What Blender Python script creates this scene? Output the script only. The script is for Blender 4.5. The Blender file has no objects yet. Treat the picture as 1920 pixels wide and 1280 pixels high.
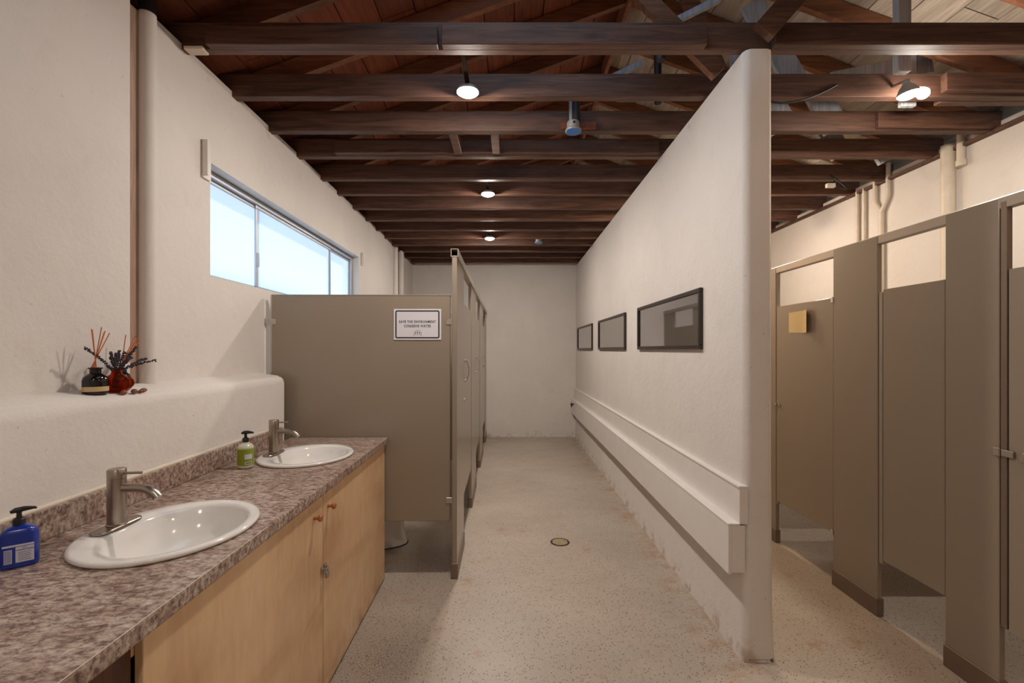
import bpy, bmesh, math, random
from mathutils import Matrix, Vector

random.seed(7)
sc = bpy.context.scene
COL = sc.collection

# ---------------------------------------------------------------- camera
H = 1.48                       # eye height
FPX = 853.0                    # focal length in pixels of the 1920x1280 frame
cam_d = bpy.data.cameras.new('camera')
cam_d.sensor_width = 36.0
cam_d.lens = FPX / 1920.0 * 36.0
cam_d.shift_x = 3.0 / 1920.0
cam_d.shift_y = 16.0 / 1920.0
cam_d.clip_start = 0.02
cam = bpy.data.objects.new('camera', cam_d)
COL.objects.link(cam)
cam.location = (0, 0, H)
cam.rotation_euler = (math.radians(90), 0, 0)
sc.camera = cam

# ---------------------------------------------------------------- world, exposure
SKY = 1.9
LAMP = 25.0                     # watts per hall lamp
LAMP_R = 14.5                   # watts of the flood bulb over the right-hand stalls
w = bpy.data.worlds.new('sky'); sc.world = w
w.use_nodes = True
bg = w.node_tree.nodes['Background']
bg.inputs[0].default_value = (0.72, 0.85, 1.0, 1)
bg.inputs[1].default_value = SKY
sc.view_settings.view_transform = 'Standard'
sc.view_settings.look = 'None'
sc.view_settings.gamma = 1.0
sc.view_settings.use_curve_mapping = False
sc.view_settings.exposure = 0.0
sc.cycles.use_denoising = True
sc.cycles.max_bounces = 8
sc.cycles.diffuse_bounces = 4
sc.cycles.use_adaptive_sampling = True
sc.cycles.adaptive_threshold = 0.035
sc.cycles.transparent_max_bounces = 12
sc.cycles.caustics_reflective = False
sc.cycles.sample_clamp_indirect = 6.0

# ---------------------------------------------------------------- materials
def S(r, g, b):
    f = lambda c: (c / 255 / 12.92) if c / 255 <= 0.04045 else ((c / 255 + 0.055) / 1.055) ** 2.4
    return (f(r), f(g), f(b), 1)

class NT:
    def __init__(self, name):
        self.m = bpy.data.materials.new(name); self.m.use_nodes = True
        self.t = self.m.node_tree; self.n = self.t.nodes
        self.p = self.n['Principled BSDF']
    def node(self, typ, **kw):
        nd = self.n.new(typ)
        for k, v in kw.items():
            if k.startswith('i_'):
                key = k[2:]
                key = int(key) if key.isdigit() else key.replace('_', ' ')
                nd.inputs[key].default_value = v
            else: setattr(nd, k, v)
        return nd
    def link(self, a, b): self.t.links.new(a, b)
    def coords(self, scale=(1, 1, 1), world=False):
        if world:
            src = self.node('ShaderNodeNewGeometry').outputs['Position']
        else:
            src = self.node('ShaderNodeTexCoord').outputs['Object']
        mp = self.node('ShaderNodeMapping'); mp.inputs['Scale'].default_value = scale
        self.link(src, mp.inputs['Vector']); return mp.outputs['Vector']
    def noise(self, vec, scale, detail=4, rough=0.55, dist=0.0):
        nd = self.node('ShaderNodeTexNoise', i_Scale=scale, i_Detail=detail, i_Roughness=rough, i_Distortion=dist)
        self.link(vec, nd.inputs['Vector']); return nd.outputs['Fac']
    def ramp(self, fac, stops, interp='LINEAR'):
        nd = self.node('ShaderNodeValToRGB'); cr = nd.color_ramp; cr.interpolation = interp
        while len(cr.elements) < len(stops): cr.elements.new(0.5)
        for e, (p, c) in zip(cr.elements, stops):
            e.position = p; e.color = c if len(c) == 4 else (*c, 1)
        self.link(fac, nd.inputs['Fac']); return nd.outputs['Color']
    def mix(self, fac, a, b, blend='MIX'):
        nd = self.node('ShaderNodeMix', data_type='RGBA', blend_type=blend)
        for sock, v in ((nd.inputs[0], fac), (nd.inputs[6], a), (nd.inputs[7], b)):
            if hasattr(v, 'links'): self.link(v, sock)
            else: sock.default_value = v
        return nd.outputs[2]
    def math(self, op, a, b=0.0):
        nd = self.node('ShaderNodeMath', operation=op)
        for sock, v in ((nd.inputs[0], a), (nd.inputs[1], b)):
            if hasattr(v, 'links'): self.link(v, sock)
            else: sock.default_value = v
        return nd.outputs[0]
    def bump(self, h, strength=0.3, dist=0.01):
        nd = self.node('ShaderNodeBump', i_Strength=strength, i_Distance=dist)
        self.link(h, nd.inputs['Height']); self.link(nd.outputs['Normal'], self.p.inputs['Normal'])
    def base(self, c):
        s = self.p.inputs['Base Color']
        if hasattr(c, 'links'): self.link(c, s)
        else: s.default_value = c
    def set(self, **kw):
        for k, v in kw.items(): self.p.inputs[k.replace('_', ' ')].default_value = v
        return self

def m_plain(name, col, rough=0.5, metal=0.0, var=0.0, scale=8.0, **kw):
    k = NT(name); k.set(Roughness=rough, Metallic=metal, **kw)
    f = k.noise(k.coords(), scale, 5)
    d = tuple(c * (1 - var) for c in col[:3]) + (1,); u = tuple(min(1, c * (1 + var)) for c in col[:3]) + (1,)
    k.base(k.ramp(f, [(0.3, d), (0.7, u)])); return k.m

def m_plaster(name, col, bump=0.24, stain=True):
    k = NT(name); v = k.coords(world=True)
    n1 = k.noise(v, 2.3, 6, 0.6); n2 = k.noise(v, 26, 5, 0.65, 0.4); n3 = k.noise(v, 7, 4, 0.6)
    a = tuple(c * 0.93 for c in col[:3]) + (1,)
    c = k.ramp(n1, [(0.3, a), (0.7, col)])
    c = k.mix(k.math('MULTIPLY', k.ramp(n3, [(0.60, (0, 0, 0)), (0.74, (1, 1, 1))]), 0.08), c, S(176, 148, 116))
    if stain:
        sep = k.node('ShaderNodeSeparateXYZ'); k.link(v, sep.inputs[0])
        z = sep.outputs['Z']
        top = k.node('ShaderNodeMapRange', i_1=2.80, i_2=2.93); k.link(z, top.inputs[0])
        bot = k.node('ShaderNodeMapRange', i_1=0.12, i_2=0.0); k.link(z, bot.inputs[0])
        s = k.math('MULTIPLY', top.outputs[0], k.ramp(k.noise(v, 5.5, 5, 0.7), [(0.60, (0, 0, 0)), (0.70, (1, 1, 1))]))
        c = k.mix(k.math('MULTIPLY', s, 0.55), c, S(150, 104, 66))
        s2 = k.math('MULTIPLY', bot.outputs[0], k.ramp(k.noise(v, 9, 5, 0.7), [(0.5, (0, 0, 0)), (0.62, (1, 1, 1))]))
        c = k.mix(k.math('MULTIPLY', s2, 0.7), c, S(158, 118, 78))
        spk = k.ramp(k.noise(v, 60, 2, 0.5), [(0.735, (0, 0, 0)), (0.76, (1, 1, 1))])
        c = k.mix(k.math('MULTIPLY', spk, 0.35), c, S(120, 96, 78))
    k.base(c); k.set(Roughness=0.72)
    h = k.math('ADD', k.math('MULTIPLY', n2, 0.45), k.math('ADD', n3, k.math('MULTIPLY', n1, 1.6)))
    k.bump(h, bump, 0.02); return k.m

def m_wood(name, dark, light, axis=0, rough=0.6, scale=1.0, knots=True):
    k = NT(name)
    oi = k.node('ShaderNodeObjectInfo')
    tc = k.node('ShaderNodeTexCoord')
    off = k.node('ShaderNodeVectorMath', operation='ADD')
    rnd = k.node('ShaderNodeVectorMath', operation='SCALE'); rnd.inputs[0].default_value = (13.7, 7.3, 5.1)
    k.link(oi.outputs['Random'], rnd.inputs['Scale'])
    k.link(tc.outputs['Object'], off.inputs[0]); k.link(rnd.outputs[0], off.inputs[1])
    sx = [14 * scale] * 3; sx[axis] = 1.1 * scale
    mp = k.node('ShaderNodeMapping'); mp.inputs['Scale'].default_value = sx
    k.link(off.outputs[0], mp.inputs['Vector'])
    g = k.noise(mp.outputs['Vector'], 2.2, 7, 0.62, 1.2)
    mp2 = k.node('ShaderNodeMapping'); s2 = [2.2] * 3; s2[axis] = 0.7; mp2.inputs['Scale'].default_value = s2
    k.link(off.outputs[0], mp2.inputs['Vector'])
    b = k.noise(mp2.outputs['Vector'], 2.0, 4, 0.6)
    c = k.ramp(g, [(0.28, dark), (0.72, light)])
    d2 = tuple(x * 0.55 for x in dark[:3]) + (1,)
    if knots: c = k.mix(k.ramp(b, [(0.55, (0, 0, 0)), (0.8, (0.8, 0.8, 0.8))]), c, d2)
    hv = k.node('ShaderNodeHueSaturation'); k.link(c, hv.inputs['Color'])
    val = k.node('ShaderNodeMapRange', i_3=0.72, i_4=1.22); k.link(oi.outputs['Random'], val.inputs[0])
    k.link(val.outputs[0], hv.inputs['Value'])
    k.base(hv.outputs['Color']); k.set(Roughness=rough); k.bump(g, 0.25, 0.004); return k.m

M = {}
M['plaster'] = m_plaster('plaster', S(226, 219, 212))
M['plaster_smooth'] = m_plaster('plaster_smooth', S(224, 216, 208), 0.15, False)
M['joist'] = m_wood('joist_wood', S(62, 40, 33), S(124, 86, 66), 0)
M['rafter'] = m_wood('rafter_wood', S(104, 62, 42), S(164, 108, 74), 0)
M['plank_red'] = m_wood('plank_red', S(104, 50, 28), S(150, 80, 48), 1)
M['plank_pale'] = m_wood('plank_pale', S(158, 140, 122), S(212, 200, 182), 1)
M['brace_daylit'] = m_wood('brace_daylit', S(150, 150, 152), S(204, 206, 210), 2, knots=False)  # daylight and lamp glare put into the pale colour
M['brace'] = m_wood('brace_wood', S(76, 46, 30), S(140, 92, 62), 0)
M['deck'] = m_plain('roof_deck', S(70, 48, 36), 0.8, var=0.2)
M['taupe'] = m_plain('taupe_enamel', S(150, 136, 120), 0.20, var=0.02, scale=3)
M['taupe_rail'] = m_plain('anodised_rail', S(168, 158, 146), 0.35, 0.35, 0.03)
M['shoe'] = m_plain('dull_metal_shoe', S(128, 112, 98), 0.42, 0.45, 0.06)
M['chrome'] = m_plain('chrome', S(200, 196, 190), 0.22, 1.0, 0.03)
M['nickel'] = m_plain('brushed_nickel', S(168, 156, 144), 0.30, 1.0, 0.06, 30)
M['steel_worn'] = m_plain('worn_steel', S(176, 168, 158), 0.38, 0.9, 0.1, 60)
M['porcelain'] = m_plain('porcelain', S(236, 233, 228), 0.12, var=0.01, Coat_Weight=0.4)
M['dark_frame'] = m_plain('dark_frame', S(46, 36, 31), 0.35, var=0.1)
M['mirror'] = m_plain('mirror_glass', S(206, 206, 206), 0.03, 1.0, 0.0)
M['alu'] = m_plain('window_aluminium', S(186, 190, 198), 0.4, 0.5, 0.03)
M['paint'] = m_plain('cream_paint', S(222, 210, 192), 0.5, var=0.06, scale=14)
M['trim_white'] = m_plain('white_trim_paint', S(228, 222, 216), 0.38, var=0.03, scale=6)
M['eave_blue'] = m_plain('eave_band_tint', S(62, 92, 150), 0.6, var=0.08)
M['black_plastic'] = m_plain('black_plastic', S(28, 26, 27), 0.35, var=0.1)
M['rubber'] = m_plain('black_rubber', S(20, 19, 19), 0.6, var=0.1)
M['cast_iron'] = m_plain('black_pipe', S(34, 28, 26), 0.6, var=0.2)
M['matt_bar'] = m_plain('matt_black_bar', S(40, 32, 28), 1.0, var=0.1, Specular_IOR_Level=0.0)
M['blue_plastic'] = m_plain('blue_bottle', S(26, 52, 150), 0.22, var=0.04)
M['label_white'] = m_plain('white_label', S(206, 208, 222), 0.5, var=0.02)
M['label_blue'] = m_plain('blue_print', S(36, 52, 140), 0.5, var=0.02)
M['green_label'] = m_plain('green_label', S(134, 150, 34), 0.4, var=0.08)
M['clear_plastic'] = m_plain('milky_clear_plastic', S(206, 204, 184), 0.25, var=0.03)
M['cream_label'] = m_plain('cream_label', S(206, 176, 130), 0.55, var=0.04)
M['black_glass'] = m_plain('black_glass', S(22, 17, 16), 0.08, var=0.05)
M['smoke_glass'] = m_plain('smoke_glass', S(30, 36, 38), 0.08, var=0.05)
M['reed'] = m_plain('reed', S(196, 104, 52), 0.6, var=0.1)
M['lavender'] = m_plain('dried_lavender', S(66, 58, 66), 0.8, var=0.25, scale=90)
M['nut'] = m_plain('brown_nut', S(128, 76, 48), 0.5, var=0.2, scale=60)
M['yellow_note'] = m_plain('manila_note', S(216, 192, 142), 0.7, var=0.03)
M['sign_white'] = m_plain('sign_white', S(224, 222, 228), 0.4, var=0.01)
M['print_dark'] = m_plain('dark_print', S(44, 40, 44), 0.6, var=0.02)
M['knob'] = m_plain('knob_wood', S(168, 104, 58), 0.4, var=0.12, scale=40)
M['cab_brown'] = m_wood('dark_cabinet_wood', S(66, 40, 28), S(104, 64, 44), 2)
M['grey_enamel'] = m_plain('grey_enamel', S(150, 148, 146), 0.45, 0.1, 0.05)
M['sensor_blue'] = m_plain('sensor_blue', S(66, 130, 206), 0.3, var=0.03)
M['brass'] = m_plain('worn_brass', S(196, 172, 136), 0.5, 0.2, 0.45, 90)
M['drain_dark'] = m_plain('drain_dark', S(46, 34, 26), 0.7, var=0.2)
M['wire_black'] = m_plain('wire_black', S(24, 22, 22), 0.5, var=0.1)
M['stain_dark'] = m_plain('chipped_base', S(92, 80, 70), 0.8, var=0.3, scale=30)
M['board_brown'] = m_wood('stained_board', S(140, 112, 96), S(176, 148, 130), 2)

def _amber():
    k = NT('amber_glass'); k.set(Roughness=0.05, IOR=1.18)
    k.p.inputs['Transmission Weight'].default_value = 0.95
    k.base(k.ramp(k.noise(k.coords(), 20), [(0.3, S(214, 84, 36)), (0.7, S(228, 110, 56))])); return k.m
M['amber'] = _amber()

def _ply():
    k = NT('birch_plywood')
    v = k.coords((3.0, 1.0, 2.2)); b = k.noise(v, 1.1, 3, 0.5, 1.5)
    g = k.noise(k.coords((20, 9, 2.0)), 3.0, 6, 0.6, 0.6)
    c = k.ramp(b, [(0.30, S(204, 162, 124)), (0.5, S(230, 194, 152)), (0.72, S(240, 212, 174))])
    c = k.mix(0.22, c, k.ramp(g, [(0.3, S(160, 108, 66)), (0.7, S(232, 196, 148))]))
    sep = k.node('ShaderNodeSeparateXYZ'); k.link(k.coords(world=True), sep.inputs[0])
    low = k.node('ShaderNodeMapRange', i_1=0.16, i_2=0.0); k.link(sep.outputs['Z'], low.inputs[0])
    wear = k.math('MULTIPLY', low.outputs[0], k.ramp(k.noise(k.coords(world=True), 7, 5), [(0.42, (0, 0, 0)), (0.6, (1, 1, 1))]))
    c = k.mix(k.math('MULTIPLY', wear, 0.6), c, S(130, 78, 46))
    k.base(c); k.set(Roughness=0.42); return k.m
M['ply'] = _ply()

def _laminate():
    k = NT('granite_laminate')
    v = k.coords((1.0, 1.7, 1.3), world=True)
    a = k.noise(v, 44, 8, 0.70, 0.35); b = k.noise(v, 14, 5, 0.6, 0.3); d = k.noise(v, 70, 4, 0.6, 0.3)
    c = k.ramp(a, [(0.30, S(60, 44, 40)), (0.42, S(128, 104, 96)), (0.52, S(178, 158, 144)), (0.68, S(216, 202, 186))])
    c = k.mix(k.math('MULTIPLY', k.ramp(b, [(0.42, (0, 0, 0)), (0.62, (1, 1, 1))]), 0.5), c, S(190, 158, 142), 'MULTIPLY')
    c = k.mix(k.math('MULTIPLY', k.ramp(d, [(0.60, (0, 0, 0)), (0.70, (1, 1, 1))]), 0.6), c, S(60, 44, 42))
    k.base(c); k.set(Roughness=0.28); return k.m
M['laminate'] = _laminate()

def _floor():
    k = NT('speckled_floor'); v = k.coords(world=True)
    big = k.noise(v, 1.1, 5, 0.6); mid = k.noise(v, 4.5, 5, 0.65)
    c = k.ramp(big, [(0.3, S(164, 150, 136)), (0.7, S(184, 171, 156))])
    def specks(scale, thr, soft):
        vo = k.node('ShaderNodeTexVoronoi', i_Scale=scale, i_Randomness=1.0); k.link(v, vo.inputs['Vector'])
        near = k.ramp(vo.outputs['Distance'], [(0.20, (1, 1, 1)), (0.34, (0, 0, 0))])
        sp = k.node('ShaderNodeSeparateColor'); k.link(vo.outputs['Color'], sp.inputs[0])
        # more flecks show where the top coat has worn away
        wear = k.node('ShaderNodeMapRange', i_1=0.38, i_2=0.66, i_3=thr, i_4=thr - soft); k.link(mid, wear.inputs[0])
        pick = k.math('GREATER_THAN', sp.outputs[0], wear.outputs[0])
        return k.math('MULTIPLY', near, pick), vo.outputs['Color']
    m1, col1 = specks(85, 0.78, 0.36)
    fleck = k.ramp(k.noise(v, 30, 2), [(0.4, S(52, 40, 36)), (0.55, S(96, 70, 58)), (0.7, S(120, 96, 84))])
    c = k.mix(k.math('MULTIPLY', m1, 0.95), c, fleck)
    m2, _ = specks(140, 0.80, 0.22)
    c = k.mix(k.math('MULTIPLY', m2, 0.45), c, S(226, 216, 202))
    m3, _ = specks(150, 0.82, 0.3)
    c = k.mix(k.math('MULTIPLY', m3, 0.6), c, S(84, 66, 56))
    rust = k.math('MULTIPLY', k.ramp(k.noise(v, 4.2, 8, 0.74), [(0.58, (0, 0, 0)), (0.66, (1, 1, 1))]), 0.55)
    c = k.mix(rust, c, S(160, 118, 80))
    # worn patch in front of the basins
    sep = k.node('ShaderNodeVectorMath', operation='DISTANCE'); k.link(v, sep.inputs[0]); sep.inputs[1].default_value = (-0.60, 2.18, 0)
    near = k.node('ShaderNodeMapRange', i_1=0.40, i_2=0.02); k.link(sep.outputs['Value'], near.inputs[0])
    pm = k.math('MULTIPLY', near.outputs[0], k.ramp(k.noise(v, 150, 4, 0.7), [(0.44, (0, 0, 0)), (0.56, (1, 1, 1))]))
    c = k.mix(k.math('MULTIPLY', pm, 0.7), c, S(74, 54, 46))
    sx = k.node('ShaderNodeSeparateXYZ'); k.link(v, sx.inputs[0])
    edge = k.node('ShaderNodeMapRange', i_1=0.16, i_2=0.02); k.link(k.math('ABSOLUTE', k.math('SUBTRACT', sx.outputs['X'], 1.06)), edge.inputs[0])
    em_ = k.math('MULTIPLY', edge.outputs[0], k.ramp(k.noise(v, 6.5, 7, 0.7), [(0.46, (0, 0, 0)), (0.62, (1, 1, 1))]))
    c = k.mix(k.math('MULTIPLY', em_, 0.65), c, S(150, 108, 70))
    k.base(c)
    r = k.node('ShaderNodeMapRange', i_3=0.30, i_4=0.48); k.link(mid, r.inputs[0]); k.link(r.outputs[0], k.p.inputs['Roughness'])
    k.bump(k.math('ADD', mid, k.math('MULTIPLY', big, 2.0)), 0.05, 0.01); return k.m
M['floor'] = _floor()

def _emit(name, col, s):
    k = NT(name); e = k.node('ShaderNodeEmission'); e.inputs[0].default_value = col; e.inputs[1].default_value = s
    k.link(e.outputs[0], k.n['Material Output'].inputs['Surface']); return k.m

def _frost():
    k = NT('obscured_glass')
    tr = k.node('ShaderNodeBsdfTranslucent'); tr.inputs[0].default_value = (0.9, 0.93, 0.95, 1)
    cl = k.node('ShaderNodeBsdfTransparent'); cl.inputs[0].default_value = (0.9, 0.95, 1.0, 1)
    mx = k.node('ShaderNodeMixShader'); mx.inputs[0].default_value = 0.42
    k.link(tr.outputs[0], mx.inputs[1]); k.link(cl.outputs[0], mx.inputs[2])
    k.link(mx.outputs[0], k.n['Material Output'].inputs['Surface']); return k.m
M['frost'] = _frost()
def _clear():
    k = NT('added_skylight_glass')
    cl = k.node('ShaderNodeBsdfTransparent'); cl.inputs[0].default_value = (0.85, 0.92, 0.97, 1)
    gl = k.node('ShaderNodeBsdfGlossy'); gl.inputs['Roughness'].default_value = 0.05
    mx = k.node('ShaderNodeMixShader'); mx.inputs[0].default_value = 0.06
    k.link(cl.outputs[0], mx.inputs[1]); k.link(gl.outputs[0], mx.inputs[2])
    k.link(mx.outputs[0], k.n['Material Output'].inputs['Surface']); return k.m
M['skyglass'] = _clear()

# ---------------------------------------------------------------- helpers
WM = {}                                    # world matrix of each object that I parent to
# the window wall is not quite parallel to the partition wall: a 0.74 degree turn about a vertical axis
LEFT = Matrix.Translation((-1, 2.94, 0)) @ Matrix.Rotation(0.0129, 4, 'Z') @ Matrix.Translation((1, -2.94, 0))
ID = Matrix.Identity(4)
XF = ID

def put(o, label=None, cat=None, group=None, kind=None):
    if label: o['label'] = label
    if cat: o['category'] = cat
    if group: o['group'] = group
    if kind: o['kind'] = kind
    return o

def thing(name, loc, label=None, cat=None, group=None, kind=None, rotz=0.0):
    o = bpy.data.objects.new(name, None); COL.objects.link(o)
    o.empty_display_size = 0.05
    m = XF @ Matrix.Translation(loc) @ Matrix.Rotation(rotz, 4, 'Z')
    o.matrix_world = m; o.location = m.to_translation(); o.rotation_euler = m.to_euler()
    WM[o.name] = m
    return put(o, label, cat, group, kind)

def obj(name, bm, mat, parent=None, smooth=False, label=None, cat=None, group=None, kind=None, local=False, world=False):
    """bm in world coordinates (before XF); local=True: already in the parent's coordinates"""
    bmesh.ops.recalc_face_normals(bm, faces=bm.faces[:])
    if not local:
        if not world: bm.transform(XF)
        if parent is not None: bm.transform(WM[parent.name].inverted())
    vs = [v.co for v in bm.verts]
    c = Vector([(min(v[i] for v in vs) + max(v[i] for v in vs)) / 2 for i in range(3)])
    if parent is None: c.z = min(v.z for v in vs)
    bm.transform(Matrix.Translation(-c))
    me = bpy.data.meshes.new(name); bm.to_mesh(me); bm.free()
    if smooth:
        for p in me.polygons: p.use_smooth = True
        if smooth != 'all':
            me.set_sharp_from_angle(angle=math.radians(smooth if smooth > 1 else 40))
    me.materials.append(M[mat] if isinstance(mat, str) else mat)
    o = bpy.data.objects.new(name, me); COL.objects.link(o)
    o.location = c
    if parent is not None:
        o.parent = parent; WM[o.name] = WM[parent.name] @ Matrix.Translation(c)
    else: WM[o.name] = Matrix.Translation(c)
    return put(o, label, cat, group, kind)

def box(x0, x1, y0, y1, z0, z1, bev=0.0, seg=2, bm=None):
    new = bm is None
    b = bmesh.new()
    bmesh.ops.create_cube(b, size=1)
    b.transform(Matrix.Translation(((x0 + x1) / 2, (y0 + y1) / 2, (z0 + z1) / 2)) @ Matrix.Diagonal((x1 - x0, y1 - y0, z1 - z0, 1)))
    if bev: bmesh.ops.bevel(b, geom=b.edges[:], offset=bev, segments=seg, affect='EDGES', profile=0.6)
    return b if new else join(bm, b)

def join(bm, b):
    me = bpy.data.meshes.new('t'); b.to_mesh(me); b.free(); bm.from_mesh(me); bpy.data.meshes.remove(me); return bm

def lathe(prof, cx, cy, z, n=32, sx=1.0, sy=1.0):
    b = bmesh.new(); rings = []
    for r, h in prof:
        if r < 1e-5: rings.append([b.verts.new((cx, cy, z + h))])
        else: rings.append([b.verts.new((cx + sx * r * math.cos(2 * math.pi * i / n), cy + sy * r * math.sin(2 * math.pi * i / n), z + h)) for i in range(n)])
    for a, c in zip(rings, rings[1:]):
        if len(a) == 1 and len(c) == 1: continue
        for i in range(n):
            j = (i + 1) % n
            if len(a) == 1: b.faces.new((a[0], c[i], c[j]))
            elif len(c) == 1: b.faces.new((a[i], a[j], c[0]))
            else: b.faces.new((a[i], a[j], c[j], c[i]))
    for r in (rings[0], rings[-1]):
        if len(r) > 1: b.faces.new(r)
    return b

def loft(rings, cap=True):
    b = bmesh.new(); R = [[b.verts.new(p) for p in r] for r in rings]; n = len(R[0])
    for a, c in zip(R, R[1:]):
        for i in range(n): b.faces.new((a[i], a[(i + 1) % n], c[(i + 1) % n], c[i]))
    if cap: b.faces.new(R[0]); b.faces.new(R[-1])
    return b

def tube(pts, r, n=10):
    pts = [Vector(p) for p in pts]; rs = r if isinstance(r, (list, tuple)) else [r] * len(pts)
    rings = []; prev = None
    for i, p in enumerate(pts):
        d = (pts[min(i + 1, len(pts) - 1)] - pts[max(i - 1, 0)]).normalized()
        if prev is None:
            u = d.orthogonal().normalized()
        else:
            u = (prev - d * prev.dot(d)); u = u.normalized() if u.length > 1e-6 else d.orthogonal().normalized()
        prev = u; v = d.cross(u)
        rings.append([p + rs[i] * (math.cos(2 * math.pi * k / n) * u + math.sin(2 * math.pi * k / n) * v) for k in range(n)])
    return loft(rings)

def bezier(p0, p1, p2, n=10):
    p0, p1, p2 = map(Vector, (p0, p1, p2))
    return [(1 - t) ** 2 * p0 + 2 * t * (1 - t) * p1 + t * t * p2 for t in [i / n for i in range(n + 1)]]

def prism_xz(poly, y0, y1, bm=None):
    b = bmesh.new()
    a = [b.verts.new((x, y0, z)) for x, z in poly]; c = [b.verts.new((x, y1, z)) for x, z in poly]
    b.faces.new(a); b.faces.new(c[::-1])
    for i in range(len(a)):
        j = (i + 1) % len(a); b.faces.new((a[i], c[i], c[j], a[j]))
    return b if bm is None else join(bm, b)

def beam(p0, p1, wy, h):
    """straight board in an XZ plane, p0-p1 is the centre line, wy thickness along Y, h depth"""
    p0, p1 = Vector(p0), Vector(p1); d = (p1 - p0).normalized(); n = Vector((-d.z, 0, d.x)) * h / 2
    return prism_xz([((p0 - n).x, (p0 - n).z), ((p1 - n).x, (p1 - n).z), ((p1 + n).x, (p1 + n).z), ((p0 + n).x, (p0 + n).z)], p0.y - wy / 2, p0.y + wy / 2)

def text_mesh(body, size, mat, parent, M4, align='CENTER', spacing=1.0, name='lettering', thick=0.0004, bold=0.0, xs=1.0):
    cu = bpy.data.curves.new('t', 'FONT'); cu.body = body; cu.size = size; cu.align_x = align; cu.align_y = 'CENTER'
    cu.space_character = spacing; cu.extrude = thick; cu.resolution_u = 2; cu.offset = bold
    to = bpy.data.objects.new('t', cu); COL.objects.link(to)
    dg = bpy.context.evaluated_depsgraph_get(); dg.update()
    me = bpy.data.meshes.new_from_object(to.evaluated_get(dg))
    b = bmesh.new(); b.from_mesh(me); bpy.data.objects.remove(to); bpy.data.curves.remove(cu); bpy.data.meshes.remove(me)
    b.transform(M4 @ Matrix.Diagonal((xs, 1, 1, 1)))
    return obj(name, b, mat, parent)

# ================================================================ structure
CZ = 2.92                        # underside of the ceiling joists
YE = 7.75                        # face of the end wall
YB = -1.7                        # wall behind the camera
XR = 3.20                        # face of the right-hand wall
XL = -1.592
PITCH = 0.363
RX = 0.80                        # ridge
RZ0 = 2.955                      # rafter underside at the eaves
def zl(x): return RZ0 + (x + 1.6) * PITCH          # rafter underside, left slope
def zr(x): return RZ0 + (XR - x) * PITCH           # right slope
RIDGE = zl(RX)

obj('floor', box(-1.95, 3.45, YB - 0.2, YE + 0.2, -0.12, 0.0), 'floor', label='speckled beige epoxy floor running down the whole washroom', kind='structure')

# left-hand (window) wall ------------------------------------------------
XF = LEFT
WY0, WY1, WZ0, WZ1 = 2.41, 4.86, 1.872, 2.47
wl = bmesh.new()
for a in ((XL - .17, XL, 2.0, WY0, 0, RZ0), (XL - .17, XL, WY1, 6.36, 0, RZ0), (XL - .17, XL, WY0, WY1, 0, WZ0), (XL - .17, XL, WY0, WY1, WZ1, RZ0),
          (XL - .17, XL - .055, 1.84, 2.02, 0, RZ0), (XL - .17, XL - .06, 6.34, 6.58, 0, RZ0), (XL - .17, XL - .01, 6.56, YE + .2, 0, RZ0)):
    box(*a, bm=wl)
box(XL - .17, XL + .022, YB - .2, 1.872, 0, RZ0, 0.008, bm=wl)
wall_left = obj('wall_left', wl, 'plaster', kind='structure', label='long white plastered wall with the high window')
# ledge: thick lower wall in front of it
pr = [(XL - .02, 0), (-1.425, 0), (-1.422, 1.27), (-1.428, 1.295), (-1.442, 1.310), (-1.47, 1.318), (XL + .01, 1.338), (XL - .02, 1.338)]
lg = prism_xz(pr, YB, 2.885)
e = [ed for ed in lg.edges if all(v.co.y > 2.8 for v in ed.verts) and any(v.co.z > 1.2 for v in ed.verts) and all(v.co.x > XL - .0 for v in ed.verts)]
bmesh.ops.bevel(lg, geom=e, offset=0.022, segments=3, affect='EDGES')
obj('wall_ledge', lg, 'plaster', kind='structure', smooth=50, label='low white plaster ledge wall behind the basins')
# window ------------------------------------------------------------------
win = thing('window_1', (XL, (WY0 + WY1) / 2, WZ0), 'high sliding window of three frosted panes in the left wall', kind='structure')
fx0, fx1 = XL - .105, XL - .068
def frame_rect(y0, y1, z0, z1, t, x0, x1, tb=None):
    b = bmesh.new(); tb = tb or t
    box(x0, x1, y0, y1, z0, z0 + tb, .003, 1, bm=b); box(x0, x1, y0, y1, z1 - t, z1, .003, 1, bm=b)
    box(x0, x1, y0, y0 + t, z0 + tb, z1 - t, .003, 1, bm=b); box(x0, x1, y1 - t, y1, z0 + tb, z1 - t, .003, 1, bm=b); return b
obj('frame', frame_rect(WY0 + .004, WY1 - .004, WZ0 + .004, WZ1 - .004, .032, fx0 - .02, fx1, .012), 'alu', win)
m1, m2 = 3.02, 4.27
for (a, b_, dx, nm) in ((WY0 + .036, m1 + .02, -.012, 0), (m1 - .018, m2 + .018, .0, 1), (m2 - .02, WY1 - .036, -.012, 2)):
    s = obj('sash', frame_rect(a, b_, WZ0 + .016, WZ1 - .036, .022, fx0 + .012 + dx, fx0 + .026 + dx, .012), 'alu', win)
    obj('pane', box(fx0 + .017 + dx, fx0 + .021 + dx, a + .02, b_ - .02, WZ0 + .026, WZ1 - .056), 'frost', s)
    if nm == 1:
        obj('pull', box(fx0 + .026, fx0 + .040, a + .004, a + .016, 2.03, 2.12, .003), 'alu', s)
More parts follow.
